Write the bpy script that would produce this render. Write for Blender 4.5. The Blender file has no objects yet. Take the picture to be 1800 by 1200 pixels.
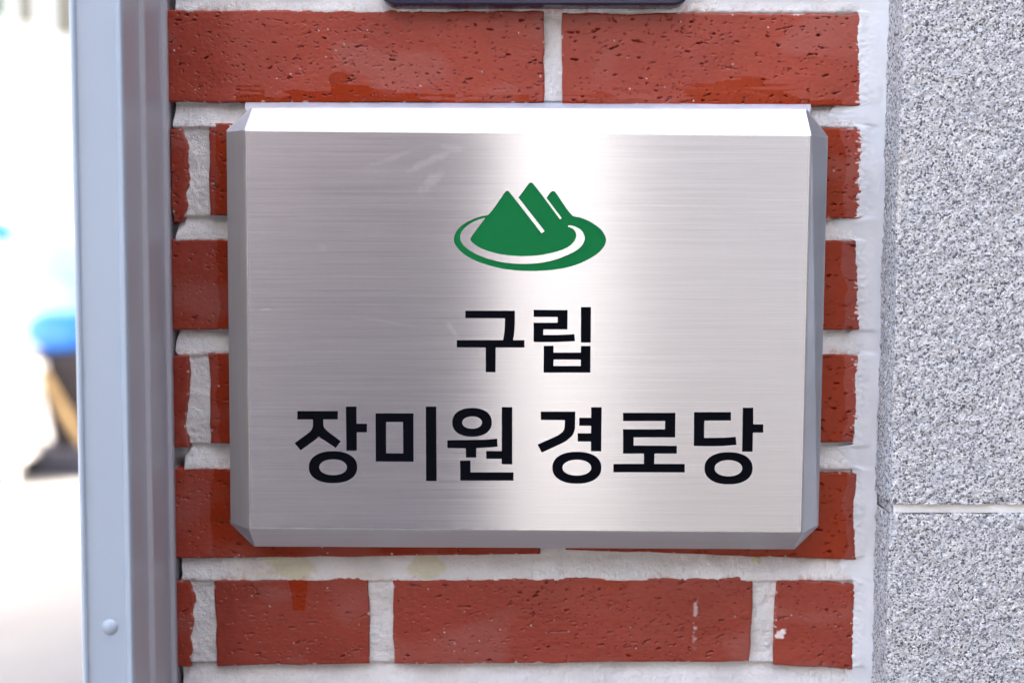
import bpy, bmesh, math, random
import numpy as np
from mathutils import Vector, Matrix

random.seed(7)
RNG = np.random.default_rng(11)
S = bpy.context.scene
COL = S.collection

# ------------------------------------------------------------------ camera
PITCH = math.radians(3.81)
CAM = Vector((0.0, -0.833, 1.45))
FPX = 2500.0                       # focal length in pixels of an 1800 px wide frame (50 mm on 36 mm)
cd = bpy.data.cameras.new("camera")
cd.lens = 50.0; cd.sensor_width = 36.0; cd.clip_start = 0.02; cd.clip_end = 500
cam = bpy.data.objects.new("camera", cd); COL.objects.link(cam)
cam.location = CAM
cam.rotation_euler = (math.radians(90) - PITCH, 0, 0)
cd.dof.use_dof = True; cd.dof.focus_distance = 0.806; cd.dof.aperture_fstop = 4.2
cd.dof.aperture_blades = 0
S.camera = cam

# ------------------------------------------------------------------ sky, sun, exposure
SUN_DIR = Vector((0.40, 0.50, 0.77)).normalized()      # towards the sun: behind the wall
W = bpy.data.worlds.new("World"); S.world = W; W.use_nodes = True
wn = W.node_tree; wn.nodes.clear()
sky = wn.nodes.new("ShaderNodeTexSky"); sky.sky_type = 'NISHITA'; sky.sun_disc = False
sky.sun_elevation = math.asin(SUN_DIR.z)
sky.sun_rotation = math.atan2(SUN_DIR.x, SUN_DIR.y)
sky.air_density = 1.0; sky.dust_density = 7.0; sky.ozone_density = 1.0
bg = wn.nodes.new("ShaderNodeBackground"); bg.inputs['Strength'].default_value = 0.15
wo = wn.nodes.new("ShaderNodeOutputWorld")
wn.links.new(sky.outputs[0], bg.inputs[0]); wn.links.new(bg.outputs[0], wo.inputs[0])
sd = bpy.data.lights.new("sun", 'SUN'); sd.energy = 2.6; sd.angle = math.radians(0.5); sd.color = (1.0, 0.965, 0.925)
sun = bpy.data.objects.new("sun", sd); COL.objects.link(sun)
sun.rotation_euler = (-SUN_DIR).to_track_quat('-Z', 'Y').to_euler()
sun.location = (3, 4, 8)
vs = S.view_settings
vs.view_transform = 'Standard'; vs.look = 'None'; vs.gamma = 1.0; vs.exposure = 3.85
vs.use_white_balance = True; vs.white_balance_temperature = 7700; vs.white_balance_tint = 10
vs.use_curve_mapping = False
S.render.engine = 'CYCLES'
S.cycles.max_bounces = 8; S.cycles.diffuse_bounces = 4; S.cycles.glossy_bounces = 4
S.cycles.sample_clamp_indirect = 6.0

# ------------------------------------------------------------------ picture point -> point on a real plane
FW = Vector((0, math.cos(PITCH), -math.sin(PITCH)))
UP = Vector((0, math.sin(PITCH), math.cos(PITCH)))
RT = Vector((1, 0, 0))
def ray(u, v):
    return FW + RT * ((u - 900) / FPX) + UP * ((600 - v) / FPX)
def at(u, v, Y=0.0):
    d = ray(u, v); t = (Y - CAM.y) / d.y
    return CAM + d * t
def on_plane(u, v, p0, n):
    d = ray(u, v); t = (p0 - CAM).dot(n) / d.dot(n)
    return CAM + d * t
def proj(X, Y, Z):
    dx, dy, dz = X - CAM.x, Y - CAM.y, Z - CAM.z
    f = dy * FW.y + dz * FW.z; up = dy * UP.y + dz * UP.z
    return 900 + FPX * dx / f, 600 - FPX * up / f

# ------------------------------------------------------------------ helpers
def tag(o, label=None, cat=None, group=None, kind=None):
    if label: o['label'] = label
    if cat: o['category'] = cat
    if group: o['group'] = group
    if kind: o['kind'] = kind
    return o
def empty(name, loc=(0, 0, 0)):
    o = bpy.data.objects.new(name, None); COL.objects.link(o); o.location = loc
    o.empty_display_size = 0.05
    return o
def link(name, me, mat=None, parent=None):
    o = bpy.data.objects.new(name, me); COL.objects.link(o)
    if mat: me.materials.append(mat)
    if parent:
        o.parent = parent
        o.matrix_parent_inverse = Matrix.Translation(-Vector(parent.location))
    return o
def grid_mesh(name, P, attrs=None, smooth=True):
    """P: (nz, nx, 3) array -> quad mesh with optional point attributes."""
    nz, nx, _ = P.shape
    me = bpy.data.meshes.new(name)
    idx = np.arange(nz * nx).reshape(nz, nx)
    q = np.stack([idx[:-1, :-1], idx[:-1, 1:], idx[1:, 1:], idx[1:, :-1]], -1).reshape(-1, 4)
    n = len(q)
    me.vertices.add(nz * nx); me.vertices.foreach_set('co', P.reshape(-1).astype(np.float32))
    me.loops.add(n * 4); me.loops.foreach_set('vertex_index', q.reshape(-1).astype(np.int32))
    me.polygons.add(n); me.polygons.foreach_set('loop_start', (np.arange(n) * 4).astype(np.int32))
    me.polygons.foreach_set('loop_total', np.full(n, 4, np.int32))
    me.polygons.foreach_set('use_smooth', np.full(n, smooth))
    for k, a in (attrs or {}).items():
        at_ = me.attributes.new(k, 'FLOAT', 'POINT'); at_.data.foreach_set('value', a.reshape(-1).astype(np.float32))
    me.update(); me.validate()
    return me
def box_bm(bm, x0, x1, y0, y1, z0, z1):
    m = Matrix.Translation(((x0 + x1) / 2, (y0 + y1) / 2, (z0 + z1) / 2)) @ Matrix.Diagonal((x1 - x0, y1 - y0, z1 - z0, 1))
    return bmesh.ops.create_cube(bm, size=1, matrix=m)
def bm_mesh(name, bm, bevel=0.0, seg=2, smooth=False):
    if bevel:
        bmesh.ops.bevel(bm, geom=list(bm.edges), offset=bevel, segments=seg, affect='EDGES', profile=0.5)
    me = bpy.data.meshes.new(name); bm.to_mesh(me); bm.free()
    if smooth:
        for p in me.polygons: p.use_smooth = True
    return me
def bar_bm(bm, a, b, w, h):
    a, b = Vector(a), Vector(b); d = b - a
    m = Matrix.Translation((a + b) / 2) @ d.to_track_quat('Z', 'Y').to_matrix().to_4x4() @ Matrix.Diagonal((w, h, d.length, 1))
    bmesh.ops.create_cube(bm, size=1, matrix=m)
def noise2(nz, nx, sz, sx, seed=None):
    """smooth random field, unit variance; sz, sx are correlation lengths in cells"""
    r = np.random.default_rng(seed) if seed is not None else RNG
    pz, px_ = int(4 * sz) + 4, int(4 * sx) + 4
    a = r.standard_normal((nz + pz, nx + px_))
    fz = np.fft.fftfreq(a.shape[0])[:, None]; fx = np.fft.rfftfreq(a.shape[1])[None]
    g = np.exp(-2 * (math.pi ** 2) * ((fz * sz) ** 2 + (fx * sx) ** 2))
    b = np.fft.irfft2(np.fft.rfft2(a) * g, s=a.shape)[:nz, :nx]
    return (b - b.mean()) / (b.std() + 1e-9)
def noise1(n, s, seed=None):
    return noise2(2, n, 0.3, s, seed)[0]
def smooth01(a, b, x):
    t = np.clip((x - a) / (b - a), 0, 1); return t * t * (3 - 2 * t)

# ------------------------------------------------------------------ materials
def mat(name):
    m = bpy.data.materials.new(name); m.use_nodes = True
    nt = m.node_tree; b = nt.nodes['Principled BSDF']
    return m, nt, b
def N(nt, t, **kw):
    n = nt.nodes.new(t)
    for k, v in kw.items():
        if k in n.inputs: n.inputs[k].default_value = v
        else: setattr(n, k, v)
    return n
def ramp(nt, fac, stops, interp='LINEAR'):
    r = nt.nodes.new('ShaderNodeValToRGB'); r.color_ramp.interpolation = interp
    e = r.color_ramp.elements
    while len(e) < len(stops): e.new(0.5)
    for el, (p, c) in zip(e, stops):
        el.position = p; el.color = (*c, 1) if len(c) == 3 else c
    nt.links.new(fac, r.inputs[0]); return r
def mixc(nt, fac, a, b, mode='MIX'):
    m = nt.nodes.new('ShaderNodeMix'); m.data_type = 'RGBA'; m.blend_type = mode
    for s, v in ((0, fac), (6, a), (7, b)):
        if hasattr(v, 'is_output') or hasattr(v, 'links'): nt.links.new(v, m.inputs[s])
        elif isinstance(v, (int, float)): m.inputs[s].default_value = v
        else: m.inputs[s].default_value = (*v, 1)
    return m.outputs[2]
def math_(nt, op, a, b=None):
    m = nt.nodes.new('ShaderNodeMath'); m.operation = op
    for i, v in enumerate((a, b)):
        if v is None: continue
        if isinstance(v, (int, float)): m.inputs[i].default_value = v
        else: nt.links.new(v, m.inputs[i])
    return m.outputs[0]
def coords(nt, scale=(1, 1, 1)):
    g = nt.nodes.new('ShaderNodeNewGeometry'); mp = nt.nodes.new('ShaderNodeMapping')
    mp.inputs['Scale'].default_value = scale
    nt.links.new(g.outputs['Position'], mp.inputs[0]); return mp.outputs[0]
def attr(nt, name):
    a = nt.nodes.new('ShaderNodeAttribute'); a.attribute_name = name; return a.outputs['Fac']
def tex(nt, vec, scale, detail=3, rough=0.55):
    n = N(nt, 'ShaderNodeTexNoise', Scale=scale, Detail=detail, Roughness=rough)
    nt.links.new(vec, n.inputs['Vector']); return n.outputs['Fac']
def bump(nt, b, h, strength, dist):
    n = N(nt, 'ShaderNodeBump', Strength=strength, Distance=dist)
    nt.links.new(h, n.inputs['Height']); nt.links.new(n.outputs[0], b.inputs['Normal']); return n

def brick_material():
    m, nt, b = mat("coated_brick")
    p = coords(nt); px = coords(nt, (1, 1, 3))
    n1 = tex(nt, p, 14, 3); n2 = tex(nt, px, 260, 3, 0.6)
    c = ramp(nt, n1, [(0.3, (0.235, 0.024, 0.011)), (0.7, (0.30, 0.034, 0.016))]).outputs[0]
    c = mixc(nt, ramp(nt, n2, [(0.45, (0, 0, 0)), (0.75, (0.35, 0.35, 0.35))]).outputs[0], c, (0.37, 0.075, 0.048))
    oi = N(nt, 'ShaderNodeObjectInfo')
    c = mixc(nt, 1.0, c, ramp(nt, oi.outputs['Random'], [(0.0, (0.80, 0.77, 0.77)), (1.0, (1.0, 1.02, 1.04))]).outputs[0], 'MULTIPLY')
    wet = attr(nt, 'smear')
    c = mixc(nt, wet, c, (0.25, 0.022, 0.003))
    # chalky mortar dust and lime specks
    lime = attr(nt, 'lime')
    c = mixc(nt, lime, c, (0.70, 0.62, 0.60))
    nt.links.new(c, b.inputs['Base Color'])
    r = ramp(nt, n2, [(0.3, (0.27,) * 3), (0.7, (0.38,) * 3)]).outputs[0]
    r = mixc(nt, wet, r, (0.20,) * 3)
    r = mixc(nt, lime, r, (0.8,) * 3)
    nt.links.new(r, b.inputs['Roughness'])
    nt.links.new(math_(nt, 'SUBTRACT', 0.42, math_(nt, 'MULTIPLY', wet, 0.22)), b.inputs['Specular IOR Level'])
    h = math_(nt, 'ADD', tex(nt, p, 900, 2), math_(nt, 'MULTIPLY', tex(nt, p, 300, 2), 1.5))
    bump(nt, b, h, 0.22, 0.0004)
    return m
def mortar_material():
    m, nt, b = mat("white_mortar")
    p = coords(nt)
    n1 = tex(nt, p, 30, 4); n2 = tex(nt, p, 700, 3, 0.7)
    c = ramp(nt, n1, [(0.3, (0.66, 0.645, 0.64)), (0.65, (0.82, 0.81, 0.805))]).outputs[0]
    c = mixc(nt, ramp(nt, n2, [(0.25, (0.5,) * 3), (0.37, (0, 0, 0))]).outputs[0], c, (0.33, 0.31, 0.29))
    c = mixc(nt, math_(nt, 'MULTIPLY', attr(nt, 'yellow'), 0.55), c, (0.55, 0.50, 0.18))
    c = mixc(nt, attr(nt, 'pink'), c, (0.66, 0.42, 0.38))
    nt.links.new(c, b.inputs['Base Color'])
    b.inputs['Roughness'].default_value = 0.9; b.inputs['Specular IOR Level'].default_value = 0.2
    bump(nt, b, math_(nt, 'ADD', n2, tex(nt, p, 1600, 2)), 1.0, 0.0012)
    return m
def granite_material():
    m, nt, b = mat("rough_granite")
    p = coords(nt)
    v = N(nt, 'ShaderNodeTexVoronoi', Scale=900.0, Randomness=1.0); nt.links.new(p, v.inputs['Vector'])
    sep = N(nt, 'ShaderNodeSeparateColor'); nt.links.new(v.outputs['Color'], sep.inputs[0])
    c = ramp(nt, sep.outputs[0], [(0.0, (0.09, 0.10, 0.12)), (0.10, (0.30, 0.312, 0.335)), (0.26, (0.47, 0.478, 0.49)),
                                  (0.55, (0.59, 0.592, 0.595)), (0.85, (0.71, 0.705, 0.70))], 'CONSTANT').outputs[0]
    v2 = N(nt, 'ShaderNodeTexVoronoi', Scale=1100.0); nt.links.new(p, v2.inputs['Vector'])
    s2 = N(nt, 'ShaderNodeSeparateColor'); nt.links.new(v2.outputs['Color'], s2.inputs[0])
    c = mixc(nt, ramp(nt, s2.outputs[1], [(0.0, (0.8,) * 3), (0.10, (0, 0, 0))], 'CONSTANT').outputs[0], c, (0.05, 0.055, 0.07))
    n = tex(nt, p, 60, 3)
    c = mixc(nt, ramp(nt, n, [(0.35, (0, 0, 0)), (0.75, (0.35,) * 3)]).outputs[0], c, (0.40, 0.42, 0.47))
    c = mixc(nt, math_(nt, 'MULTIPLY', attr(nt, 'dust'), 0.45), c, (0.60, 0.57, 0.53))
    nt.links.new(c, b.inputs['Base Color'])
    b.inputs['Roughness'].default_value = 0.75; b.inputs['Specular IOR Level'].default_value = 0.35
    hgt = math_(nt, 'ADD', math_(nt, 'MULTIPLY', v.outputs['Distance'], -1.0), math_(nt, 'MULTIPLY', sep.outputs[2], 0.6))
    bump(nt, b, math_(nt, 'ADD', hgt, math_(nt, 'MULTIPLY', tex(nt, p, 1500, 2), .5)), 0.65, 0.0009)
    return m
def steel_material(name, aniso, rough, brushed, lift=1.0, smudge=False):
    m, nt, b = mat(name)
    b.inputs['Metallic'].default_value = 1.0
    uv = N(nt, 'ShaderNodeUVMap', uv_map='UVMap')
    mp = N(nt, 'ShaderNodeMapping'); mp.inputs['Scale'].default_value = (6, 1000, 1); nt.links.new(uv.outputs[0], mp.inputs[0])
    st = tex(nt, mp.outputs[0], 1.0, 4, 0.65)
    mp2 = N(nt, 'ShaderNodeMapping'); mp2.inputs['Scale'].default_value = (16, 2300, 1); nt.links.new(uv.outputs[0], mp2.inputs[0])
    st2 = tex(nt, mp2.outputs[0], 1.0, 2, 0.6)
    hair = math_(nt, 'ADD', math_(nt, 'MULTIPLY', st, 0.5), math_(nt, 'MULTIPLY', st2, 0.5))
    c = ramp(nt, hair, [(0.34, (0.46 * lift, 0.468 * lift, 0.49 * lift)), (0.66, (0.585 * lift, 0.594 * lift, 0.62 * lift))]).outputs[0]
    wipe = None
    if smudge:                                   # greasy wipe marks on the upper left of the face
        nz_ = tex(nt, uv.outputs[0], 160, 3, .6)
        for (mx, my, ang, lx, ly, am) in ((-.052, .096, 27, .017, .0030, .30), (-.050, .086, 42, .012, .0035, .30), (-.074, .097, 20, .016, .0018, .18), (-.040, .103, -8, .008, .0025, .22),
                                          (-.040, .002, -55, .0065, .0018, .25), (-.112, .048, 0, .003, .003, .15), (-.075, .006, -9, .03, .0005, .22), (.098, .068, 24, .018, .0025, -.10)):
            mp3 = N(nt, 'ShaderNodeMapping', vector_type='TEXTURE'); mp3.inputs['Location'].default_value = (mx, my, 0)
            mp3.inputs['Rotation'].default_value = (0, 0, math.radians(ang)); mp3.inputs['Scale'].default_value = (lx, ly, 1)
            nt.links.new(uv.outputs[0], mp3.inputs[0])
            ln = N(nt, 'ShaderNodeVectorMath', operation='LENGTH'); nt.links.new(mp3.outputs[0], ln.inputs[0])
            q = ramp(nt, math_(nt, 'ADD', ln.outputs['Value'], math_(nt, 'MULTIPLY', math_(nt, 'SUBTRACT', nz_, .5), 2.2)), [(0.35, (am if am > 0 else 0,) * 3), (1.0, (0, 0, 0))]).outputs[0]
            wipe = q if wipe is None else math_(nt, 'MAXIMUM', wipe, q)
        c = mixc(nt, wipe, c, (0.80, 0.83, 0.88))
    nt.links.new(c, b.inputs['Base Color'])
    rr = ramp(nt, hair, [(0.3, (rough - 0.03,) * 3), (0.7, (rough + 0.03,) * 3)]).outputs[0]
    nt.links.new(rr, b.inputs['Roughness'])
    b.inputs['Anisotropic'].default_value = aniso; b.inputs['Anisotropic Rotation'].default_value = 0.25
    tg = N(nt, 'ShaderNodeTangent', direction_type='UV_MAP', uv_map='UVMap')
    nt.links.new(tg.outputs[0], b.inputs['Tangent'])
    if brushed: bump(nt, b, hair, brushed, 0.00012)
    return m
def plain(name, color, rough=0.5, metal=0.0, spec=0.5, var=0.0, scale=20, bmp=0.0, bscale=400, bdist=0.0005):
    m, nt, b = mat(name)
    p = coords(nt)
    if var:
        n = tex(nt, p, scale, 4)
        lo = tuple(max(0, c * (1 - var)) for c in color); hi = tuple(min(1, c * (1 + var)) for c in color)
        nt.links.new(ramp(nt, n, [(0.3, lo), (0.7, hi)]).outputs[0], b.inputs['Base Color'])
    else:
        b.inputs['Base Color'].default_value = (*color, 1)
    b.inputs['Roughness'].default_value = rough; b.inputs['Metallic'].default_value = metal
    b.inputs['Specular IOR Level'].default_value = spec
    if bmp: bump(nt, b, tex(nt, p, bscale, 3), bmp, bdist)
    return m

M_brick = brick_material(); M_mortar = mortar_material(); M_granite = granite_material()
M_face = steel_material("brushed_steel", 0.98, 0.245, 0.0, smudge=True)
M_edge = steel_material("folded_steel_edge", 0.90, 0.44, 0.0, 1.05)
M_sil = plain("white_silicone", (0.58, 0.60, 0.63), 0.38, spec=0.5, var=0.05, scale=60, bmp=0.15, bscale=300)
M_sil2 = plain("clear_silicone", (0.42, 0.45, 0.52), 0.3, var=0.12, scale=90, bmp=0.2, bscale=200)
M_black = plain("black_enamel", (0.002, 0.0025, 0.005), 0.5, spec=0.03, bmp=0.1, bscale=900)
M_green = plain("green_enamel", (0.0005, 0.15, 0.045), 0.5, spec=0.04, bmp=0.1, bscale=900)
M_navy = plain("navy_plate", (0.012, 0.010, 0.035), 0.25)
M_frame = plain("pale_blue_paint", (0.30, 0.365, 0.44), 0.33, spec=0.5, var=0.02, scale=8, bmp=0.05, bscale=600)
M_chan = plain("mauve_shade_paint", (0.30, 0.297, 0.335), 0.35, spec=0.5, var=0.03, scale=8, bmp=0.05, bscale=600)  # post sides: shade put into the colour, darker mauve than the cover
M_conc = plain("pale_concrete", (0.090, 0.095, 0.104), 0.9, var=0.12, scale=1.5, bmp=0.3, bscale=60, bdist=0.003)

# ================================================================== the setting: ground
bm = bmesh.new()
bmesh.ops.create_grid(bm, x_segments=2, y_segments=2, size=80)
g = link("ground", bm_mesh("ground", bm), plain("worn_asphalt", (0.085, 0.085, 0.09), .9, var=.15, scale=2, bmp=.4, bscale=90, bdist=.003)); tag(g, kind='structure')
bm = bmesh.new(); box_bm(bm, -30, -0.24, 1.0, 40, -0.05, 0.004)
g = link("yard_paving", bm_mesh("yard_paving", bm), M_conc); tag(g, kind='structure')

# ================================================================== brick wall
GRAN_Y = -0.037
wall = empty("brick_wall", at(900, 1200, 0.0) * 1.0)
wall.location = (0, 0.0, 0.0)
tag(wall, "red coated brick wall with wide white mortar joints behind the steel plaque", "brick wall")

def smear_field(U, V):
    """clear sealant wiped over the bricks around the plaque and left of the granite (a film with its own outline)"""
    n = noise2(*U.shape, 8, 10) * 1.0; ny = noise2(*U.shape, 1.2, 25)
    s = np.zeros_like(U)
    # wiped edge under the top course
    top = 163 + 4 * np.sign(np.sin(U / 37.0)) + 3 * n + 10 * (U > 800) + 5 * ny
    s = np.maximum(s, ((V > top) & (V < 190) & (U > 415) & (U < 1480)) * 1.0)
    r = ((U - 1300) / 120) ** 2 + ((V - 175) / 42) ** 2 + 0.25 * ny
    s = np.maximum(s, (r < 0.9) * smooth01(-1.2, 0.2, ny))
    s = np.maximum(s, ((((U - 600) / 16) ** 2 + ((V - 140) / 12) ** 2 + .4 * n) < 1) * 0.7)
    # halo beside and under the plaque
    du = np.maximum(np.maximum(398 - U, U - 1452), 0); dv = np.maximum(np.maximum(190 - V, V - 962), 0)
    d = np.hypot(du, dv)
    lim = np.where(U < 900, 15, 33) + 3.0 * n + np.where((U < 700) & (V > 800), 10, 0)
    s = np.maximum(s, smooth01(3, -3, d - lim) * (V > 185))
    # drip on the lower course
    s = np.maximum(s, ((np.abs(U - 524 - (V - 1040) * 0.05) < 17 - np.clip((V - 1020) * 0.15, 0, 9) + n) & (V > 1010) & (V < 1072)) * 1.0)
    s = np.maximum(s, 0.45 * smooth01(1.0, 1.6, noise2(*U.shape, 9, 14)) * (V > 1010) * (V < 1060) * (U > 960) * (U < 1180))
    return s

def brick(corners, seed, cell=0.00046, wob=(0.0004, 0.0004), depth=0.05, pits=1.0, y=0.0):
    """corners: pixel TL, TR, BR, BL on the brick face plane. Dense fired-clay face with pits, rounded arrises, side faces."""
    rg = np.random.default_rng(seed)
    c = [np.array(at(u, v, y)) for u, v in corners]
    Wd = np.linalg.norm(c[1] - c[0]); Hd = np.linalg.norm(c[3] - c[0]); r = 0.0011
    def axis(L):
        inner = np.linspace(r, L - r, max(4, int((L - 2 * r) / cell)))
        s = np.concatenate([[0, 0, .0003, .0006], inner, [L - .0006, L - .0003, L, L]])
        dp = np.concatenate([[depth, r, .35 * r, .1 * r], 0 * inner, [.1 * r, .35 * r, r, depth]])
        return s, dp
    sx, dx = axis(Wd); sz, dz = axis(Hd)
    nx, nz = len(sx), len(sz)
    D = np.maximum(dx[None], dz[:, None]); D = np.where(D < depth, np.minimum(dx[None] + dz[:, None], r * 1.3), D)
    a, b = np.meshgrid(sx / Wd, sz / Hd)
    P = ((1 - a) * (1 - b))[..., None] * c[0] + (a * (1 - b))[..., None] * c[1] + (a * b)[..., None] * c[2] + ((1 - a) * b)[..., None] * c[3]
    SX, SZ = np.meshgrid(sx, sz)
    # uneven outline
    e = lambda n, s: noise2(2, n, .3, s, int(rg.integers(1e9)))[0]
    k = lambda t: np.exp(-t / 0.004)
    P[..., 0] += (e(nz, 8)[:, None] * wob[0] * k(SX) + (e(nz, 9) + .18 * e(nz, 2.5))[:, None] * wob[1] * k(Wd - SX))
    P[..., 2] += (e(nx, 14) * .00025 + e(nx, 3) * .00012)[None] * k(SZ) + (e(nx, 14) * .0002)[None] * k(Hd - SZ)
    # face relief
    h = noise2(nz, nx, 10, 22, int(rg.integers(1e9))) * 0.00012 + noise2(nz, nx, 1.3, 2.0, int(rg.integers(1e9))) * 0.00003
    lime = np.zeros((nz, nx))
    nf = noise2(nz, nx, .7, 1.1, int(rg.integers(1e9)))
    h -= .0010 * smooth01(2.1, 3.0, noise2(nz, nx, .75, 1.5, int(rg.integers(1e9))) + .25 * noise2(nz, nx, 14, 20, int(rg.integers(1e9))))
    npit = int(Wd * Hd * 1e6 / 19 * pits)
    for _ in range(npit):
        px_, pz_ = rg.uniform(.001, Wd - .001), rg.uniform(.001, Hd - .001)
        big = rg.random() ** 6
        lx = 0.00042 + 0.0016 * big * rg.uniform(.5, 1.3); lz = 0.00022 + 0.00032 * big * rg.uniform(.2, 1.3)
        dep = 0.0012 + 0.0016 * big
        if rg.random() < 0.05: lx *= rg.uniform(2, 6); lz *= .45; dep *= .6
        tilt = rg.normal(0.08, 0.22)
        i0, i1 = np.searchsorted(sx, [px_ - 2.4 * lx, px_ + 2.4 * lx]); j0, j1 = np.searchsorted(sz, [pz_ - 2.4 * (lz + lx * .3), pz_ + 2.4 * (lz + lx * .3)])
        if i1 - i0 < 1 or j1 - j0 < 1: continue
        X = SX[j0:j1, i0:i1] - px_; Z = SZ[j0:j1, i0:i1] - pz_ + tilt * X
        q = (X / lx) ** 2 + (Z / lz) ** 2 + 0.55 * nf[j0:j1, i0:i1] + 0.3 * np.sin(X / lx * 3 + _)
        h[j0:j1, i0:i1] -= dep * smooth01(1.2, 0.1, q)
        if rg.random() < 0.04:
            ox, oz = rg.normal(0, lx), rg.normal(0, lz)
            q2 = ((X - ox) / .0005) ** 2 + ((Z - oz) / .00045) ** 2
            lime[j0:j1, i0:i1] = np.maximum(lime[j0:j1, i0:i1], smooth01(1.4, .3, q2) * rg.uniform(.35, .9))
    # lime bloom along the arrises and a few scuffs
    edge = np.minimum(np.minimum(SX, Wd - SX), np.minimum(SZ, Hd - SZ))
    fz = noise2(nz, nx, 1.4, 1.6, int(rg.integers(1e9)))
    lime = np.maximum(lime, smooth01(.7, 1.7, fz - edge / .0008) * .7)
    lime = np.maximum(lime, 0.04 * smooth01(.6, 1.8, noise2(nz, nx, 16, 26, int(rg.integers(1e9)))))
    U, V = proj(P[..., 0], P[..., 1], P[..., 2])
    if y == 0.0:
        sc_ = smooth01(6, 1, np.abs(U - 1222 + (V - 1100) * .03)) * smooth01(1045, 1065, V) * smooth01(1150, 1110, V) * smooth01(-.3, 1.2, fz) * .8
        lime = np.maximum(lime, sc_ * .55)
        fz2 = noise2(nz, nx, .8, 2.2, int(rg.integers(1e9)))
        rs = smooth01(.6, 1.5, fz2 + (U - 1514 + 16 * (V - 20) / 1150) / 8.0) * (U > 1470) * (V < 780) * .8
        lime = np.maximum(lime, rs)
        blob = smooth01(1.3, .4, ((U - 1373) / 9) ** 2 + ((V - 1113) / 9) ** 2 + .4 * fz)
        lime = np.maximum(lime, blob)
    sm = smear_field(U, V) if y == 0.0 else np.zeros_like(U)
    front = D < depth * .5
    P[..., 1] += D - np.where(front, h, 0)
    return grid_mesh("brick", P, {'lime': lime, 'smear': sm})

R = lambda u0, v0, u1, v1, s=0.0: [(u0, v0), (u1, v0), (u1 - s, v1), (u0 + s * .8, v1)]
BR = [
 # course 1 (top)
 ([(289, 17), (957, 20), (956, 181), (294, 180)], (.0003, .0003)),
 ([(989, 23), (1516, 24), (1514, 187), (988, 184)], (.0003, .0004)),
 # course 2
 ([(297, 225), (327, 227), (328, 391), (303, 392)], (.0004, .0012)),
 ([(366, 217), (860, 218), (860, 380), (369, 379)], (.0003, .0003)),
 ([(893, 222), (1522, 226), (1520, 384), (893, 382)], (.0003, .0003)),
 # course 3
 ([(299, 420), (690, 421), (690, 580), (302, 579)], (.0003, .0003)),
 ([(722, 421), (1518, 422), (1514, 579), (722, 580)], (.0003, .0003)),
 # course 4
 ([(300, 625), (329, 626), (333, 787), (305, 787)], (.0003, .0011)),
 ([(366, 620), (862, 621), (862, 779), (371, 780)], (.0003, .0003)),
 ([(895, 621), (1512, 622), (1508, 777), (895, 779)], (.0003, .0003)),
 # course 5
 ([(304, 822), (949, 823), (949, 974), (306, 981)], (.0004, .0003)),
 ([(992, 822), (1508, 831), (1505, 984), (993, 966)], (.0003, .0003)),
 # course 6
 ([(306, 1020), (338, 1021), (340, 1171), (309, 1171)], (.0003, .0012)),
 ([(376, 1019), (648, 1015), (650, 1166), (380, 1170)], (.0003, .0004)),
 ([(691, 1017), (1323, 1015), (1319, 1162), (692, 1167)], (.0003, .0004)),
 ([(1364, 1017), (1504, 1026), (1499, 1176), (1360, 1168)], (.0003, .0003)),
]
for i, (cs, wb) in enumerate(BR):
    link("brick", brick(cs, 100 + i, wob=wb, pits=(.95, .85, .6, .7, .8, .55, .7, .5, .7, .8, .7, .8, .5, .6, .85, .65)[i]), M_brick, wall)
# two more courses above and below the picture, coarser
for j, (v0, v1) in enumerate(((-185, -20), (-390, -225), (1215, 1370), (1415, 1570))):
    for a, b in (((290, 957), (989, 1516)), ((296, 328), (368, 860), (893, 1516)))[j % 2]:
        link("brick", brick([(a, v0), (b, v0), (b, v1), (a, v1)], 300 + j * 7 + a, cell=.002, pits=.15), M_brick, wall)

# mortar bed: one uneven raked sheet behind the brick faces
JOINTS = [((300, -20), 20), ((300, 182), 222), ((300, 383), 421), ((300, 580), 622), ((300, 783), 823), ((300, 977), 1018), ((300, 1168), 1215),
          ((300, -225), -185), ((300, 1370), 1415)]
x0, x1 = at(313, 600).x, 0.2175
z0, z1 = at(300, 1620).z, at(300, -420).z
cl = 0.0008
xs = np.linspace(x0, x1, int((x1 - x0) / cl)); zs = np.linspace(z0, z1, int((z1 - z0) / cl))
xs = np.concatenate([[xs[0], xs[0], xs[0] + .0004], xs[1:]])
GX, GZ = np.meshgrid(xs, zs); nz, nx = GX.shape
dep = np.full((nz, nx), 0.0028)
big = noise2(nz, nx, 7, 12, 5); mid = noise2(nz, nx, 3, 4, 6); fine = noise2(nz, nx, .9, .9, 8)
for (u, va), vb in JOINTS:
    zt, zb = at(900, va).z, at(900, vb).z
    t = np.clip((zt - GZ) / (zt - zb), 0, 1)
    inside = smooth01(zt + .0015, zt, GZ) * smooth01(zb - .002, zb, GZ)
    prof = 0.0058 * (1 - t) ** 1.3 + 0.0003
    dep = dep * (1 - inside) + prof * inside
dep = dep + big * .0005 + mid * .00034 + fine * .00022
dep = np.maximum(dep, -0.0003)
for cs, wb in BR:
    c_ = [at(*p) for p in cs]
    xa, xb = max(c_[0].x, c_[3].x) + .003, min(c_[1].x, c_[2].x) - .003; za_, zb2 = max(c_[2].z, c_[3].z) + .003, min(c_[0].z, c_[1].z) - .003
    if xb > xa: dep = np.where((GX > xa) & (GX < xb) & (GZ > za_) & (GZ < zb2), .02, dep)
U, V = proj(GX, 0 * GX, GZ)
yel = np.zeros_like(GX)
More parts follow.
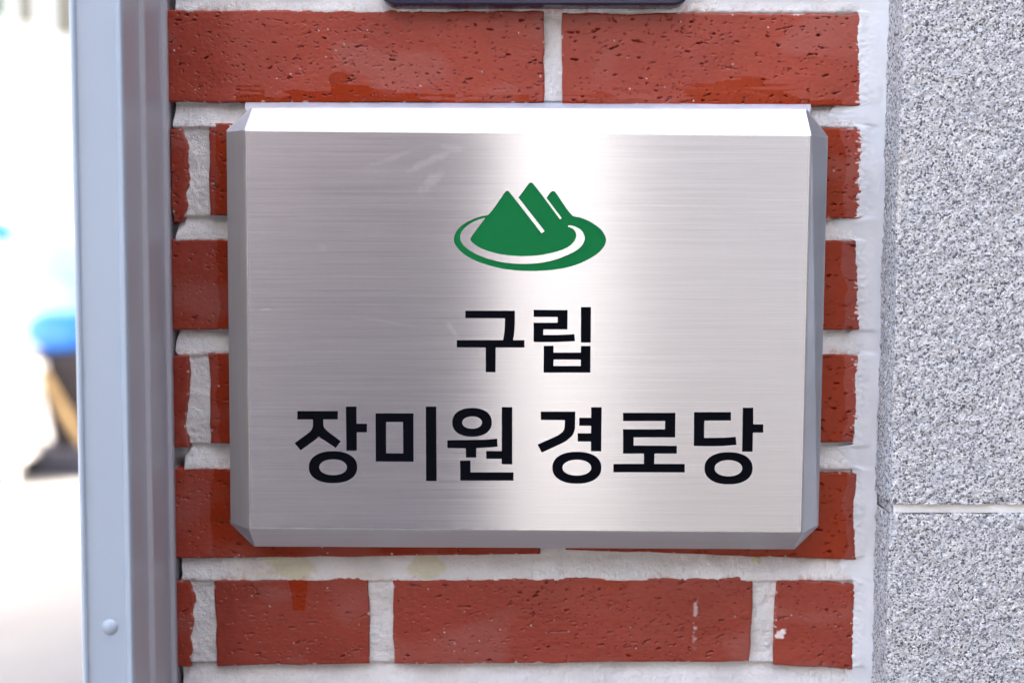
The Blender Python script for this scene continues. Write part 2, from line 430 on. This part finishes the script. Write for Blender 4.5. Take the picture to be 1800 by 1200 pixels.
for (cu, cv, ru, rv, am) in ((490, 995, 48, 16, .8), (525, 1012, 14, 10, .8), (752, 997, 34, 15, .8), (1331, 985, 11, 7, 1), (1145, 990, 7, 5, .5), (625, 1010, 30, 4, .35)):
    yel = np.maximum(yel, am * smooth01(1.25, .35, ((U - cu) / ru) ** 2 + ((V - cv) / rv) ** 2 + .35 * mid + .5 * big + .2 * fine))
pink = np.zeros_like(GX)
for (u, va), vb in JOINTS:
    pink = np.maximum(pink, .7 * smooth01(.2, 1.6, fine + .6 * mid - np.abs(vb - V - 2) / 4.0))
lw = noise1(nz, 9, 21) * .0012 + noise1(nz, 3, 22) * .0004
PX = GX + lw[:, None] * np.exp(-(GX - x0) / .01)
dep[:, 0] = 0.05; dep[:, 1] += .0008
link("mortar", grid_mesh("mortar", np.stack([PX, dep, GZ], -1), {'yellow': yel, 'pink': pink}), M_mortar, wall)
# body of the pier behind the mortar, from the ground up
bm = bmesh.new()
box_bm(bm, -0.192, 0.2175, 0.012, 0.11, 0.0, z0 + .002); box_bm(bm, -0.192, 0.2175, 0.012, 0.11, z1 - .002, 3.2)
box_bm(bm, -0.192, 0.2175, 0.03, 0.11, z0 + .002, z1 - .002)
link("pier_core", bm_mesh("pier_core", bm), M_mortar, wall)

# ================================================================== granite cladding to the right
gran = empty("granite_wall"); tag(gran, "pale grey rough granite cladding standing proud of the bricks on the right", "stone wall")
cT, cB = at(1588, 0, GRAN_Y), at(1557, 1190, GRAN_Y)
def corner_x(z): return cB.x + (cT.x - cB.x) * (z - cB.z) / (cT.z - cB.z)
zj0, zj1 = at(1700, 886, GRAN_Y).z, at(1700, 902, GRAN_Y).z
def granite_block(za, zb, seed, xr=0.46, cell=.0008):
    rg = np.random.default_rng(seed)
    side = np.arange(0.012, GRAN_Y + .0012, -cell)            # y positions on the return face
    cornr = 4
    fr = np.arange(0.0012, 0.115, cell); fr = np.concatenate([fr, np.linspace(.118, xr - .22, 40)])
    L = []
    for y in side: L.append((0, y, -1, 0))
    for k_ in range(cornr):
        a = (k_ + .5) / cornr * math.pi / 2
        L.append((.0012 - .0012 * math.cos(a), GRAN_Y + .0012 - .0012 * math.sin(a), -math.cos(a), -math.sin(a)))
    for x in fr: L.append((x, GRAN_Y, 0, -1))
    L = np.array(L); n = len(L)
    zz = np.arange(za, zb, -cell); zz = np.concatenate([[za, za], zz, [zb, zb]])
    m = len(zz)
    ox, oy, nx_, ny_ = L.T
    h = noise2(m, n, 1.0, 1.0, seed) * .00024 + noise2(m, n, 2.4, 2.4, seed + 1) * .00010 + noise2(m, n, 14, 14, seed + 2) * .00020
    dedge = np.minimum(za - zz, zz - zb)[:, None]
    h -= .0009 * np.exp(-dedge / .0011) * (.6 + .4 * noise2(m, n, 2, 3, seed + 5))
    # worn arris and a few chips along the corner
    ic = len(side) + cornr / 2
    near = np.exp(-((np.arange(n) - ic) / 4.0) ** 2)[None]
    chips = np.clip(noise1(m, 14, seed + 3) * .0005 + noise1(m, 3, seed + 4) * .0003, -.0003, .0018)
    h = h - near * chips[:, None]
    cx = corner_x(zz)[:, None]
    X = cx + ox[None] + h * nx_[None]; Yv = np.broadcast_to(oy[None], X.shape) + h * ny_[None]
    Z = np.broadcast_to(zz[:, None], X.shape).copy()
    Yv = Yv.copy(); Yv[0] += .02; Yv[-1] += .02; 
    dust = near * smooth01(.2, 1.6, noise1(m, 16, seed + 9))[:, None] * np.ones_like(X)
    return grid_mesh("granite_block", np.stack([X, Yv, Z], -1), {'dust': dust})
link("granite_block", granite_block(at(1700, -260, GRAN_Y).z, zj0, 41), M_granite, gran)
link("granite_block", granite_block(zj1, at(1700, 1480, GRAN_Y).z, 57), M_granite, gran)
bm = bmesh.new()
box_bm(bm, corner_x(zj0) + .003, .46, GRAN_Y + .003, GRAN_Y + .02, zj1 - .002, zj0 + .002)
jm = bm_mesh("joint_sealant", bm, .0008)
bm = bmesh.new(); box_bm(bm, corner_x(zj0) + .0015, .44, GRAN_Y + .0055, .012, zj1 - .0015, zj0 + .0015)
link("joint_bed", bm_mesh("joint_bed", bm), M_granite, gran)
link("joint_sealant", jm, plain("white_joint_tape", (0.80, 0.80, 0.80), .4), gran)
bm = bmesh.new()
box_bm(bm, .232, 6.0, -0.006, 0.1, 0.0, 3.2)          # rest of the front wall
box_bm(bm, -0.19, 6.0, 0.12, 7.6, 0.0, 6.6)           # the building behind it
link("wall_core", bm_mesh("wall_core", bm), M_conc, gran)

# silicone fillet between bricks and granite
zt, zb = at(1500, -250).z, at(1500, 1400).z
cl = .0007
zz = np.arange(zt, zb, -cl); tt = np.linspace(0, 1, 46)
m = len(zz)
gx = corner_x(zz)
_, vv = proj(gx, 0 * gx, zz)
inj = np.zeros(m)
for (u, va), vb in JOINTS:
    inj = np.maximum(inj, smooth01(va - 3, va + 6, vv) * smooth01(vb + 3, vb - 6, vv))
left = np.array([at(1508 - 14 * v / 1190.0, v).x for v in vv])
wl = noise1(m, 14, 71) * .0005 + noise1(m, 2, 72) * .00010
left = left + .0006 - inj * (.008 + noise1(m, 9, 73) * .004) + wl
X = left[:, None] + (gx - left + .0006)[:, None] * tt[None]
hgt = (-0.0006 + 0.0034 * np.sin(tt * math.pi / 2) ** .8 + 0.0040 * tt ** 4)[None] * np.ones((m, 1))
hgt = hgt + noise2(m, 46, .8, 2.5, 74) * .00022 * (1 - tt[None]) ** 2 + noise2(m, 46, 12, 6, 75) * .0004
hgt = hgt - inj[:, None] * .0034 * (1 - tt[None] ** 2)
link("sealant_bead", grid_mesh("sealant_bead", np.stack([X, -hgt, np.broadcast_to(zz[:, None], X.shape)], -1)), M_sil, wall)

# ================================================================== steel plaque
TILT = math.radians(1.6)
P0 = Vector((at(920, 585, -0.034)))
PN = Vector((0, -math.cos(TILT), -math.sin(TILT)))           # outward normal, leaning a little downwards
PXv = Vector((1, 0, 0)); PYv = PN.cross(PXv).normalized()
if PYv.z < 0: PYv = -PYv
plaque = empty("steel_plaque"); plaque.location = P0
tag(plaque, "brushed stainless steel plaque with green mountain emblem and black lettering on the brick wall", "sign plaque")
PM = Matrix((PXv, PYv, PN)).transposed().to_4x4(); PM.translation = P0
def loc(u, v, z=0.0):
    p = on_plane(u, v, P0 + PN * z, PN) - P0
    return (p.dot(PXv), p.dot(PYv), z)
def plink(name, me, m):
    me.transform(Matrix.Translation(P0) @ PM.to_3x3().to_4x4())
    return link(name, me, m, plaque)
F = [loc(428.5, 227.5), (loc(1427.5, 236.5)), loc(1411, 938), loc(436, 930.5)]
CD = 0.012; 
OCT = [loc(u, v, -CD) for u, v in ((440, 189), (1419, 192), (1456, 240), (1439, 925), (1397, 965.5), (446, 960.5), (405, 921), (397.5, 229))]
# loops of eight: TLa TRa TRb BRa BRb BLa BLb TLb (a on the horizontal edge, b on the vertical one)
def loop_front(inset, z):
    (tl, tr, br, bl) = F; k = inset; e = .0004
    L = [(tl[0] + k + e, tl[1] - k), (tr[0] - k - e, tr[1] - k), (tr[0] - k, tr[1] - k - e), (br[0] - k, br[1] + k + e),
         (br[0] - k - e, br[1] + k), (bl[0] + k + e, bl[1] + k), (bl[0] + k, bl[1] + k + e), (tl[0] + k, tl[1] - k - e)]
    return [(x, y, z) for x, y in L]
cen = Vector((sum(p[0] for p in OCT) / 8, sum(p[1] for p in OCT) / 8, 0))
def loop_oct(off, z):
    L = []
    for x, y, _ in OCT:
        sx_, sy_ = (1 if x > cen.x else -1), (1 if y > cen.y else -1)
        L.append((x + sx_ * off, y + sy_ * off, z))
    return L
backz = -0.031
loops = [loop_front(.0013, -.00001), loop_front(.0006, -.00018), loop_front(0, -.0006), loop_oct(-.0010, -CD + .0007), loop_oct(-.0003, -CD - .0001), loop_oct(.0000, -CD - .0010), loop_oct(.0000, backz)]
bm = bmesh.new(); uvl = bm.loops.layers.uv.new("UVMap")
vl = [[bm.verts.new(p) for p in L] for L in loops]
for a, b in zip(vl[:-1], vl[1:]):
    for i in range(8):
        j = (i + 1) % 8
        f = bm.faces.new((a[i], b[i], b[j], a[j]))
        horiz = i in (0, 4)
        for lp in f.loops:
            c = lp.vert.co
            lp[uvl].uv = (c.x, c.y + c.z) if horiz else (c.y, c.x + c.z)
bm.normal_update()
bmesh.ops.recalc_face_normals(bm, faces=bm.faces)
plink("body", bm_mesh("body", bm), M_edge)

# --- outlines of the lettering and the emblem, as points on the plaque
def smooth_poly(pts, sub=6, ang=42):
    n = len(pts); P = [Vector(p) for p in pts]; out = []
    def corner(i):
        a = P[i] - P[i - 1]; b = P[(i + 1) % n] - P[i]
        return math.degrees(a.angle(b, 0)) > ang
    def tan(i): return (P[(i + 1) % n] - P[i - 1]).normalized()
    for i in range(n):
        j = (i + 1) % n; d = P[j] - P[i]; L = d.length
        ci, cj = corner(i), corner(j)
        if ci and cj: out.append(P[i]); continue
        t0 = d.normalized() if ci else tan(i); t1 = d.normalized() if cj else tan(j)
        for k in range(sub):
            t = k / sub
            out.append(P[i] * (2 * t ** 3 - 3 * t * t + 1) + t0 * L * (t ** 3 - 2 * t * t + t) + P[j] * (-2 * t ** 3 + 3 * t * t) + t1 * L * (t ** 3 - t * t))
    return [(p.x, p.y) for p in out]
def sell(x0, x1, y0, y1, e=2.25, n=56):
    cx, cy, a, b = (x0 + x1) / 2, (y0 + y1) / 2, (x1 - x0) / 2, (y1 - y0) / 2
    out = []
    for i in range(n):
        t = 2 * math.pi * i / n; c, s = math.cos(t), math.sin(t)
        out.append((cx + a * math.copysign(abs(c) ** (2 / e), c), cy + b * math.copysign(abs(s) ** (2 / e), s)))
    return out
def conv(pts, ox, oy, k, sm=True):
    q = smooth_poly(pts) if sm else pts
    return [loc(ox + x / k, oy + y / k)[:2] for x, y in q]
A = (780, 520, 6.0); Bq = (500, 700, 30 / 7); Cq = (930, 700, 30 / 7); E = (750, 300, 5.0)
def ring(q, o, i):
    return [conv(sell(*o), *q, sm=False), conv(sell(*i, e=2.1), *q, sm=False)]
GL = []
GL.append([conv([(228,156),(750,156),(750,240),(748,330),(742,400),(732,466),(852,466),(852,544),(548,544),(546,804),(443,804),(443,544),(138,542),(138,466),(626,466),(636,400),(643,330),(646,236),(228,234)], *A)])
GL.append([conv([(948,146),(1307,150),(1305,353),(1052,353),(1050,412),(1200,411),(1300,407),(1378,402),(1385,476),(1290,482),(1150,486),(948,486),(948,283),(1200,282),(1202,223),(948,221)], *A),
           conv([(1447,117),(1553,117),(1550,492),(1446,491)], *A),
           conv([(1055,525),(1158,525),(1158,597),(1446,597),(1447,528),(1549,528),(1547,808),(1053,808)], *A),
           conv([(1158,671),(1446,671),(1445,738),(1158,738)], *A)])
GL.append([conv([(97,95),(403,95),(402,158),(293,158),(293,195),(297,215),(310,232),(330,250),(424,322),(387,373),(300,315),(275,300),(258,286),(243,302),(220,320),(122,390),(77,336),(170,268),(195,248),(208,228),(214,208),(215,158),(97,158)], *Bq),
           conv([(463,61),(543,61),(543,190),(622,190),(621,255),(545,255),(545,393),(467,393)], *Bq)] + ring(Bq, (184,548,397,637), (262,471,458,577)))
GL.append([conv([(686,112),(972,112),(973,476),(688,475)], *Bq), conv([(766,177),(893,177),(895,413),(766,413)], *Bq), conv([(1065,62),(1144,62),(1147,621),(1067,621)], *Bq)])
GL.append(ring(Bq, (1264,1562,72,288), (1339,1488,135,228)) + [
           conv([(1227,314),(1400,312),(1500,310),(1602,303),(1606,363),(1530,369),(1445,374),(1444,445),(1367,445),(1366,375),(1227,374)], *Bq),
           conv([(1637,65),(1717,65),(1716,496),(1637,495),(1636,454),(1521,454),(1519,395),(1637,396)], *Bq),
           conv([(1324,468),(1402,468),(1402,556),(1726,556),(1726,618),(1324,618)], *Bq)])
GL.append([conv([(88,99),(348,99),(347,205),(343,240),(328,275),(300,303),(262,330),(95,407),(64,347),(215,278),(245,257),(262,236),(268,210),(270,163),(89,162)], *Cq),
           conv([(467,66),(547,66),(544,398),(466,397),(466,325),(366,324),(366,262),(466,262),(467,206),(378,205),(378,145),(468,145)], *Cq)] + ring(Cq, (175,545,401,641), (252,468,461,580)))
GL.append([conv([(708,108),(1103,108),(1101,293),(788,293),(788,354),(1114,356),(1113,415),(945,415),(943,492),(1173,493),(1173,556),(635,555),(635,493),(865,492),(865,415),(708,415),(708,232),(1024,232),(1025,170),(708,170)], *Cq)])
GL.append([conv([(1243,103),(1521,103),(1521,166),(1321,167),(1319,297),(1410,296),(1490,294),(1557,289),(1563,349),(1480,356),(1400,359),(1241,358)], *Cq),
           conv([(1610,70),(1689,70),(1689,194),(1765,195),(1764,257),(1687,257),(1684,401),(1605,400)], *Cq)] + ring(Cq, (1322,1684,404,646), (1398,1606,464,586)))
EM = [conv([(545,385),(690,188),(708,176),(725,186),(1010,551),(1036,530),(807,237),(900,112),(917,104),(935,112),(1172,428),(1186,416),(1053,240),(1090,190),(1110,179),(1130,188),(1278,392),(1350,412),(1430,445),(1500,490),(1550,540),(1577,605),(1560,665),(1500,730),(1400,790),(1280,838),(1150,866),(1020,879),(900,881),(780,876),(660,860),(540,830),(440,795),(350,748),(285,695),(245,635),(240,590),(255,545),(300,490),(360,450),(430,418),(490,398)], *E),
      conv([(518,412),(390,585),(386,605),(395,625),(440,660),(500,692),(580,718),(660,736),(760,748),(870,751),(980,744),(1080,727),(1170,703),(1240,672),(1290,630),(1313,585),(1312,550),(1295,520),(1270,502),(1245,495),(1240,484),(1260,481),(1300,490),(1345,512),(1375,545),(1389,585),(1385,620),(1355,668),(1300,710),(1220,748),(1120,785),(1010,808),(900,818),(800,818),(690,808),(590,788),(490,757),(400,715),(340,672),(305,630),(295,590),(305,545),(335,503),(380,468),(440,437)], *E)]
def filled(name, contours, ext, zc):
    cu = bpy.data.curves.new(name, 'CURVE'); cu.dimensions = '2D'; cu.fill_mode = 'BOTH'; cu.extrude = ext
    for c in contours:
        sp = cu.splines.new('POLY'); sp.points.add(len(c) - 1); sp.use_cyclic_u = True
        for p, (x, y) in zip(sp.points, c): p.co = (x, y, 0, 1)
    o = bpy.data.objects.new(name, cu); COL.objects.link(o)
    bpy.context.view_layer.update()
    dg = bpy.context.evaluated_depsgraph_get()
    me = bpy.data.meshes.new_from_object(o.evaluated_get(dg), depsgraph=dg)
    bpy.data.objects.remove(o); bpy.data.curves.remove(cu)
    me.name = name; me.materials.clear()
    for p in me.polygons: p.use_smooth = False
    while me.uv_layers: me.uv_layers.remove(me.uv_layers[0])
    uv = me.uv_layers.new(name="UVMap")
    co = np.empty(len(me.vertices) * 3); me.vertices.foreach_get('co', co); co = co.reshape(-1, 3)
    li = np.empty(len(me.loops), np.int32); me.loops.foreach_get('vertex_index', li)
    uv.data.foreach_set('uv', co[li][:, :2].reshape(-1).astype(np.float32))
    me.transform(Matrix.Translation((0, 0, zc)))
    return me
edge = [p[:2] for p in loop_front(.0011, 0)]
ENG = .00022
plink("face_panel", filled("face_panel", [edge] + [c for g_ in GL for c in g_] + EM, ENG, -ENG), M_face)
for g_ in GL:
    plink("letter", filled("letter", g_, .00005, -.00036), M_black)
plink("emblem", filled("emblem", EM, .00005, -.00036), M_green)

# silicone packed between the plaque's top edge and the brick above
n = 260
us = np.linspace(432, 1424, n)
top = np.array([at(u, 179 + (u - 432) * .003, .0025) for u in us]); bot = np.array([at(u, 194 + (u - 432) * .004, -.012) for u in us])
k = np.linspace(0, 1, 9)[:, None, None]
P = top[None] * (1 - k) + bot[None] * k
P[..., 1] -= (np.sin(np.linspace(0, math.pi, 9))[:, None] * .002) + noise2(9, n, 1.5, 3, 91) * .00025
link("sealant_bead", grid_mesh("sealant_bead", P), M_sil2, plaque)

# ================================================================== navy plate above
a, b = at(668, 9, -.014), at(1213, 11, -.014)
hw, hh, rr = (b.x - a.x) / 2, 0.085, .009
cx, cz = (a.x + b.x) / 2, a.z + hh
pts = []
for (sx_, sz_, a0) in ((1, 1, 0), (-1, 1, 90), (-1, -1, 180), (1, -1, 270)):
    for t in range(9):
        an = math.radians(a0 + t * 90 / 8)
        pts.append((cx + sx_ * (hw - rr) + rr * math.cos(an), cz + sz_ * (hh - rr) + rr * math.sin(an)))
bm = bmesh.new()
def rim(inset, y):
    return [bm.verts.new((cx + (x - cx) * (1 - inset / hw), y, cz + (z - cz) * (1 - inset / hh))) for x, z in pts]
rs = [rim(0, .0005), rim(0, -.0128), rim(.0004, -.0136), rim(.0012, -.014), rim(.0035, -.014), rim(.0040, -.0135)]
for p, q in zip(rs[:-1], rs[1:]):
    for i in range(len(p)):
        j = (i + 1) % len(p); bm.faces.new((p[i], q[i], q[j], p[j]))
bm.faces.new(rs[-1]); bm.faces.new(list(reversed(rs[0])))
bmesh.ops.recalc_face_normals(bm, faces=bm.faces)
pl = link("wall_plate", bm_mesh("wall_plate", bm), M_navy)
tag(pl, "dark navy plate with rounded corners on the bricks above the steel plaque", "wall plate")

# ================================================================== painted metal frame on the left
fr = empty("door_frame"); tag(fr, "pale blue grey painted metal frame post with a rivet, left of the bricks", "frame post")
FY = -0.100
def fx(u, y): return at(u, 600, y).x
xl, xr_ = fx(132, FY), fx(222, FY)
prof = [  # (x, y) going round, front left corner first
 (xl, FY + .0035), (xl + .0006, FY + .0010), (xl + .0020, FY + .0003), (xl + .0030, FY + .0008), (xl + .0034, FY + .0022), (xl + .0042, FY + .0024),
 (xr_ - .0034, FY + .0024), (xr_ - .0028, FY + .0018), (xr_ - .0022, FY + .0004), (xr_ - .0008, FY), (xr_ - .0002, FY + .0006), (xr_, FY + .002),
 (xr_, FY + .0335), (xr_ + .0004, FY + .0350), (xr_ + .0024, FY + .0356), (xr_ + .0030, FY + .0366), (xr_ + .0030, FY + .0376), (xr_ + .0020, FY + .0384),
 (xr_ - .0010, FY + .0390), (xr_ - .0012, FY + .0400), (xr_ - .0006, FY + .0820), (xr_ + .0002, FY + .0845), (xr_ + .0022, FY + .0850), (xr_ + .0028, FY + .0862),
 (xr_ + .0026, FY + .0884), (xr_ + .0010, FY + .0892), (xr_ + .0002, FY + .0900), (xr_ + .0002, FY + .150), (xl, FY + .150)]
bm = bmesh.new()
zb_, zt_ = 0.0, 3.0
lo = [bm.verts.new((x, y, zb_)) for x, y in prof]; hi = [bm.verts.new((x, y, zt_)) for x, y in prof]
for i in range(len(prof)):
    j = (i + 1) % len(prof); f = bm.faces.new((lo[i], lo[j], hi[j], hi[i])); f.smooth = False
bm.faces.new(hi); bm.faces.new(list(reversed(lo)))
bmesh.ops.recalc_face_normals(bm, faces=bm.faces)
for f in bm.faces:
    f.material_index = 0
me = bm_mesh("post", bm)
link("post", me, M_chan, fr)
bm = bmesh.new()
cov = [(x, y - .0006) for x, y in prof[:12]] + [(xr_ + .0005, FY + .0045), (xr_ - .001, FY + .0045), (xl + .001, FY + .0045)]
cov = [(xl - .0005, FY + .0045)] + cov
cov = [(x + (.0005 if i_ in (10, 11, 12) else (-.0005 if i_ == 1 else 0)), y) for i_, (x, y) in enumerate(cov)]
lo = [bm.verts.new((x, y, zb_)) for x, y in cov]; hi = [bm.verts.new((x, y, zt_ + .001)) for x, y in cov]
for i in range(len(cov)):
    j = (i + 1) % len(cov); bm.faces.new((lo[i], lo[j], hi[j], hi[i]))
bm.faces.new(hi); bm.faces.new(list(reversed(lo)))
bmesh.ops.recalc_face_normals(bm, faces=bm.faces)
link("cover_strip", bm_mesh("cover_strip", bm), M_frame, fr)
c = at(193.5, 1101, FY + .0024); rad = .0044
bm = bmesh.new()
bmesh.ops.create_uvsphere(bm, u_segments=32, v_segments=16, radius=rad)
for v in bm.verts: v.co.y *= .55
bmesh.ops.translate(bm, verts=bm.verts, vec=c)
link("rivet", bm_mesh("rivet", bm, smooth=True), M_frame, fr)

# ================================================================== out of focus yard on the left
BY = 8.3
M_white = plain("white_plastic", (0.80, 0.80, 0.79), .4, var=.03, scale=3)
M_wood = plain("pale_wood", (0.50, 0.33, 0.15), .6, var=.2, scale=9)
M_dark = plain("dark_canvas", (0.035, 0.026, 0.026), .85, var=.2, scale=6)
M_blue = plain("blue_tarp", (0.01, 0.20, 0.72), .35, var=.15, scale=5, bmp=.4, bscale=14, bdist=.02)
M_cyan = plain("pale_sack", (0.30, 0.62, 0.80), .4, var=.06, scale=4, bmp=.4, bscale=12, bdist=.02)
M_cream = plain("cream_render", (0.74, 0.71, 0.65), .9, var=.05, scale=1)
M_beige = plain("beige_trim", (0.17, 0.15, 0.11), .8, var=.08, scale=2)
M_leaf = plain("foliage", (0.05, 0.09, 0.04), .6, var=.4, scale=9)
def lump(name, c, r, mt, seed, label, cat):
    bm = bmesh.new(); bmesh.ops.create_icosphere(bm, subdivisions=4, radius=1)
    rg = random.Random(seed); ks = [(Vector((rg.gauss(0, 1), rg.gauss(0, 1), rg.gauss(0, 1))) * 2.2, rg.uniform(0, 6)) for _ in range(9)]
    for v in bm.verts:
        d = sum(math.sin(v.co.dot(k_) + ph) for k_, ph in ks) * .035
        v.co = Vector((v.co.x * r[0], v.co.y * r[1], v.co.z * r[2])) * (1 + d)
    bmesh.ops.translate(bm, verts=bm.verts, vec=c)
    o = link(name, bm_mesh(name, bm, smooth=True), mt); tag(o, label, cat); return o
def bp(u, v, y=BY): return at(u, v, y)
# canvas deck chair with wooden rails
gp = bp(100, 832, BY + .25); dz = -gp.z
ch = empty("deck_chair", (bp(110, 830).x, BY, 0)); tag(ch, "blurred chair of dark canvas with pale wooden rails behind the metal post", "chair")
for (p, q, w_) in (((58, 628), (170, 818), .06), ((92, 548), (200, 790), .06)):
    bm = bmesh.new(); y_ = BY - (.14 if p[0] < 80 else -.25)
    bar_bm(bm, bp(*p, y_), bp(*q, y_), .035, w_); link("rail", bm_mesh("rail", bm, .006), M_wood, ch)
bm = bmesh.new()
c0, c1 = bp(61, 625, BY), bp(230, 800, BY)
vsq = [bm.verts.new(p) for p in (bp(61, 618, BY - .05), bp(230, 612, BY - .05), bp(230, 805, BY - .10), bp(98, 805, BY - .10),
                                 bp(61, 618, BY + .2), bp(230, 612, BY + .2), bp(230, 805, BY + .2), bp(98, 805, BY + .2))]
for f in ((0, 1, 2, 3), (7, 6, 5, 4), (0, 4, 5, 1), (1, 5, 6, 2), (2, 6, 7, 3), (3, 7, 4, 0)): bm.faces.new([vsq[i] for i in f])
bmesh.ops.recalc_face_normals(bm, faces=bm.faces)
link("canvas", bm_mesh("canvas", bm, .02), M_dark, ch)
bm = bmesh.new(); s0 = bp(60, 785); s1 = bp(230, 785)
box_bm(bm, s0.x, s1.x, BY - .25, BY + .3, 0, bp(60, 782).z); link("base", bm_mesh("base", bm, .02), plain("dark_base", (.04, .038, .055), .7), ch)
lump("blue_bundle", bp(122, 575, BY + .12), (.25, .2, .19), M_blue, 3, "blurred bright blue tarp bundle on the dark canvas chair", "bundle")
lump("white_sack", bp(118, 490, BY + .12), (.30, .2, .33), M_cyan, 8, "blurred pale cyan and white sack piled above the blue bundle", "sack")
lump("blue_bag", bp(4, 400, BY + .9), (.10, .12, .12), M_blue, 12, "small blurred blue bag at the left edge of the picture", "bag")
# white plastic table
tb = empty("plastic_table", (bp(10, 830).x, BY, 0)); tag(tb, "blurred white plastic table at the left edge, in bright sun", "table")
bm = bmesh.new(); t0 = bp(-160, 640, BY - .35); t1 = bp(60, 640, BY - .35)
box_bm(bm, t0.x, t1.x, BY - .6, BY - .1, t0.z - .06, t0.z); link("tabletop", bm_mesh("tabletop", bm, .015), M_white, tb)
bm = bmesh.new(); box_bm(bm, t0.x + .04, t1.x - .02, BY - .57, BY - .13, .13, t0.z - .06); link("cloth_skirt", bm_mesh("cloth_skirt", bm, .03), M_white, tb)
for x_ in (t1.x - .10, t0.x + .12):
    for y_ in (BY - .55, BY - .16):
        bm = bmesh.new(); box_bm(bm, x_ - .04, x_ + .04, y_ - .03, y_ + .03, 0, .135); link("leg", bm_mesh("leg", bm, .008), M_white, tb)
# pale building at the back of the yard
hb = empty("pale_building", (-6, 17, 0)); tag(hb, "blurred overexposed cream building far behind on the left", "building")
bm = bmesh.new(); box_bm(bm, -16, -2.5, 17, 22, 0, 7); link("wall", bm_mesh("wall", bm), M_cream, hb)
for (u0, u1, v1) in ((-30, 8, 30), (34, 60, 42), (100, 140, 60)):
    p, q = at(u0, v1, 17), at(u1, v1, 17)
    bm = bmesh.new(); box_bm(bm, p.x, q.x, 16.93, 17.02, p.z, 6.4)
    link("window", bm_mesh("window", bm), M_beige if u0 > 0 else M_leaf, hb)

# ================================================================== added unseen house across the lane, facade strips shaped for reflection bands
ob = empty("opposite_building", (0, -6, 0)); tag(ob, "added house across the lane, out of view, facade strips shaped to mirror as bands in the steel plaque", "building")
OY = -6.0
for (nm, xa, xb, h_, col, yo) in (("dim_strip", -12, -2.4, 4.0, (0.06, 0.056, 0.054), 0.0), ("bright_strip", -2.4, -1.3, 9.0, (0.40, 0.41, 0.45), 0.0), ("dull_strip", -1.3, -0.3, 9.0, (0.20, 0.19, 0.195), 0.0),
                                  ("band_strip", -0.3, 0.50, 9.1, (0.165, 0.18, 0.212), 0.05), ("pale_strip", 0.50, 2.2, 9.0, (0.052, 0.059, 0.077), 0.0), ("dim_strip", 2.2, 12, 4.0, (0.06, 0.056, 0.054), 0.0)):  # strip tones and heights chosen for the plaque's bands and the wall light
    bm = bmesh.new(); box_bm(bm, xa + .001, xb - .001, OY - 4, OY + yo, 0, h_)
    link(nm, bm_mesh(nm, bm), plain(nm, col, .9, var=.06, scale=2), ob)
bm = bmesh.new(); box_bm(bm, -0.86, -0.035, -2.7, -2.2, 0, 2.5); box_bm(bm, -0.90, 0.005, -2.74, -2.16, 2.502, 2.6)
gp_ = link("photographer_stand_in", bm_mesh("photographer_stand_in", bm, .01), plain("stand_in_mauve", (0.090, 0.084, 0.104), .9, var=.08, scale=3))  # added unseen block, mirrored dark where the photographer would stand
tag(gp_, "mauve grey pillar across the lane, mirrored as the dull left half of the plaque", "stand-in")
bm = bmesh.new(); box_bm(bm, 1.3, 1.5, -2.6, -0.01, 0, 3.4)
pw = link("side_blocker", bm_mesh("side_blocker", bm, .01), plain("blocker_grey", (0.16, 0.155, 0.165), .9, var=.08, scale=3))  # added out of view to block light and reflections from the right
tag(pw, "dark grey porch side wall right of the granite, mirrored in the plaque's right edge", "wall")
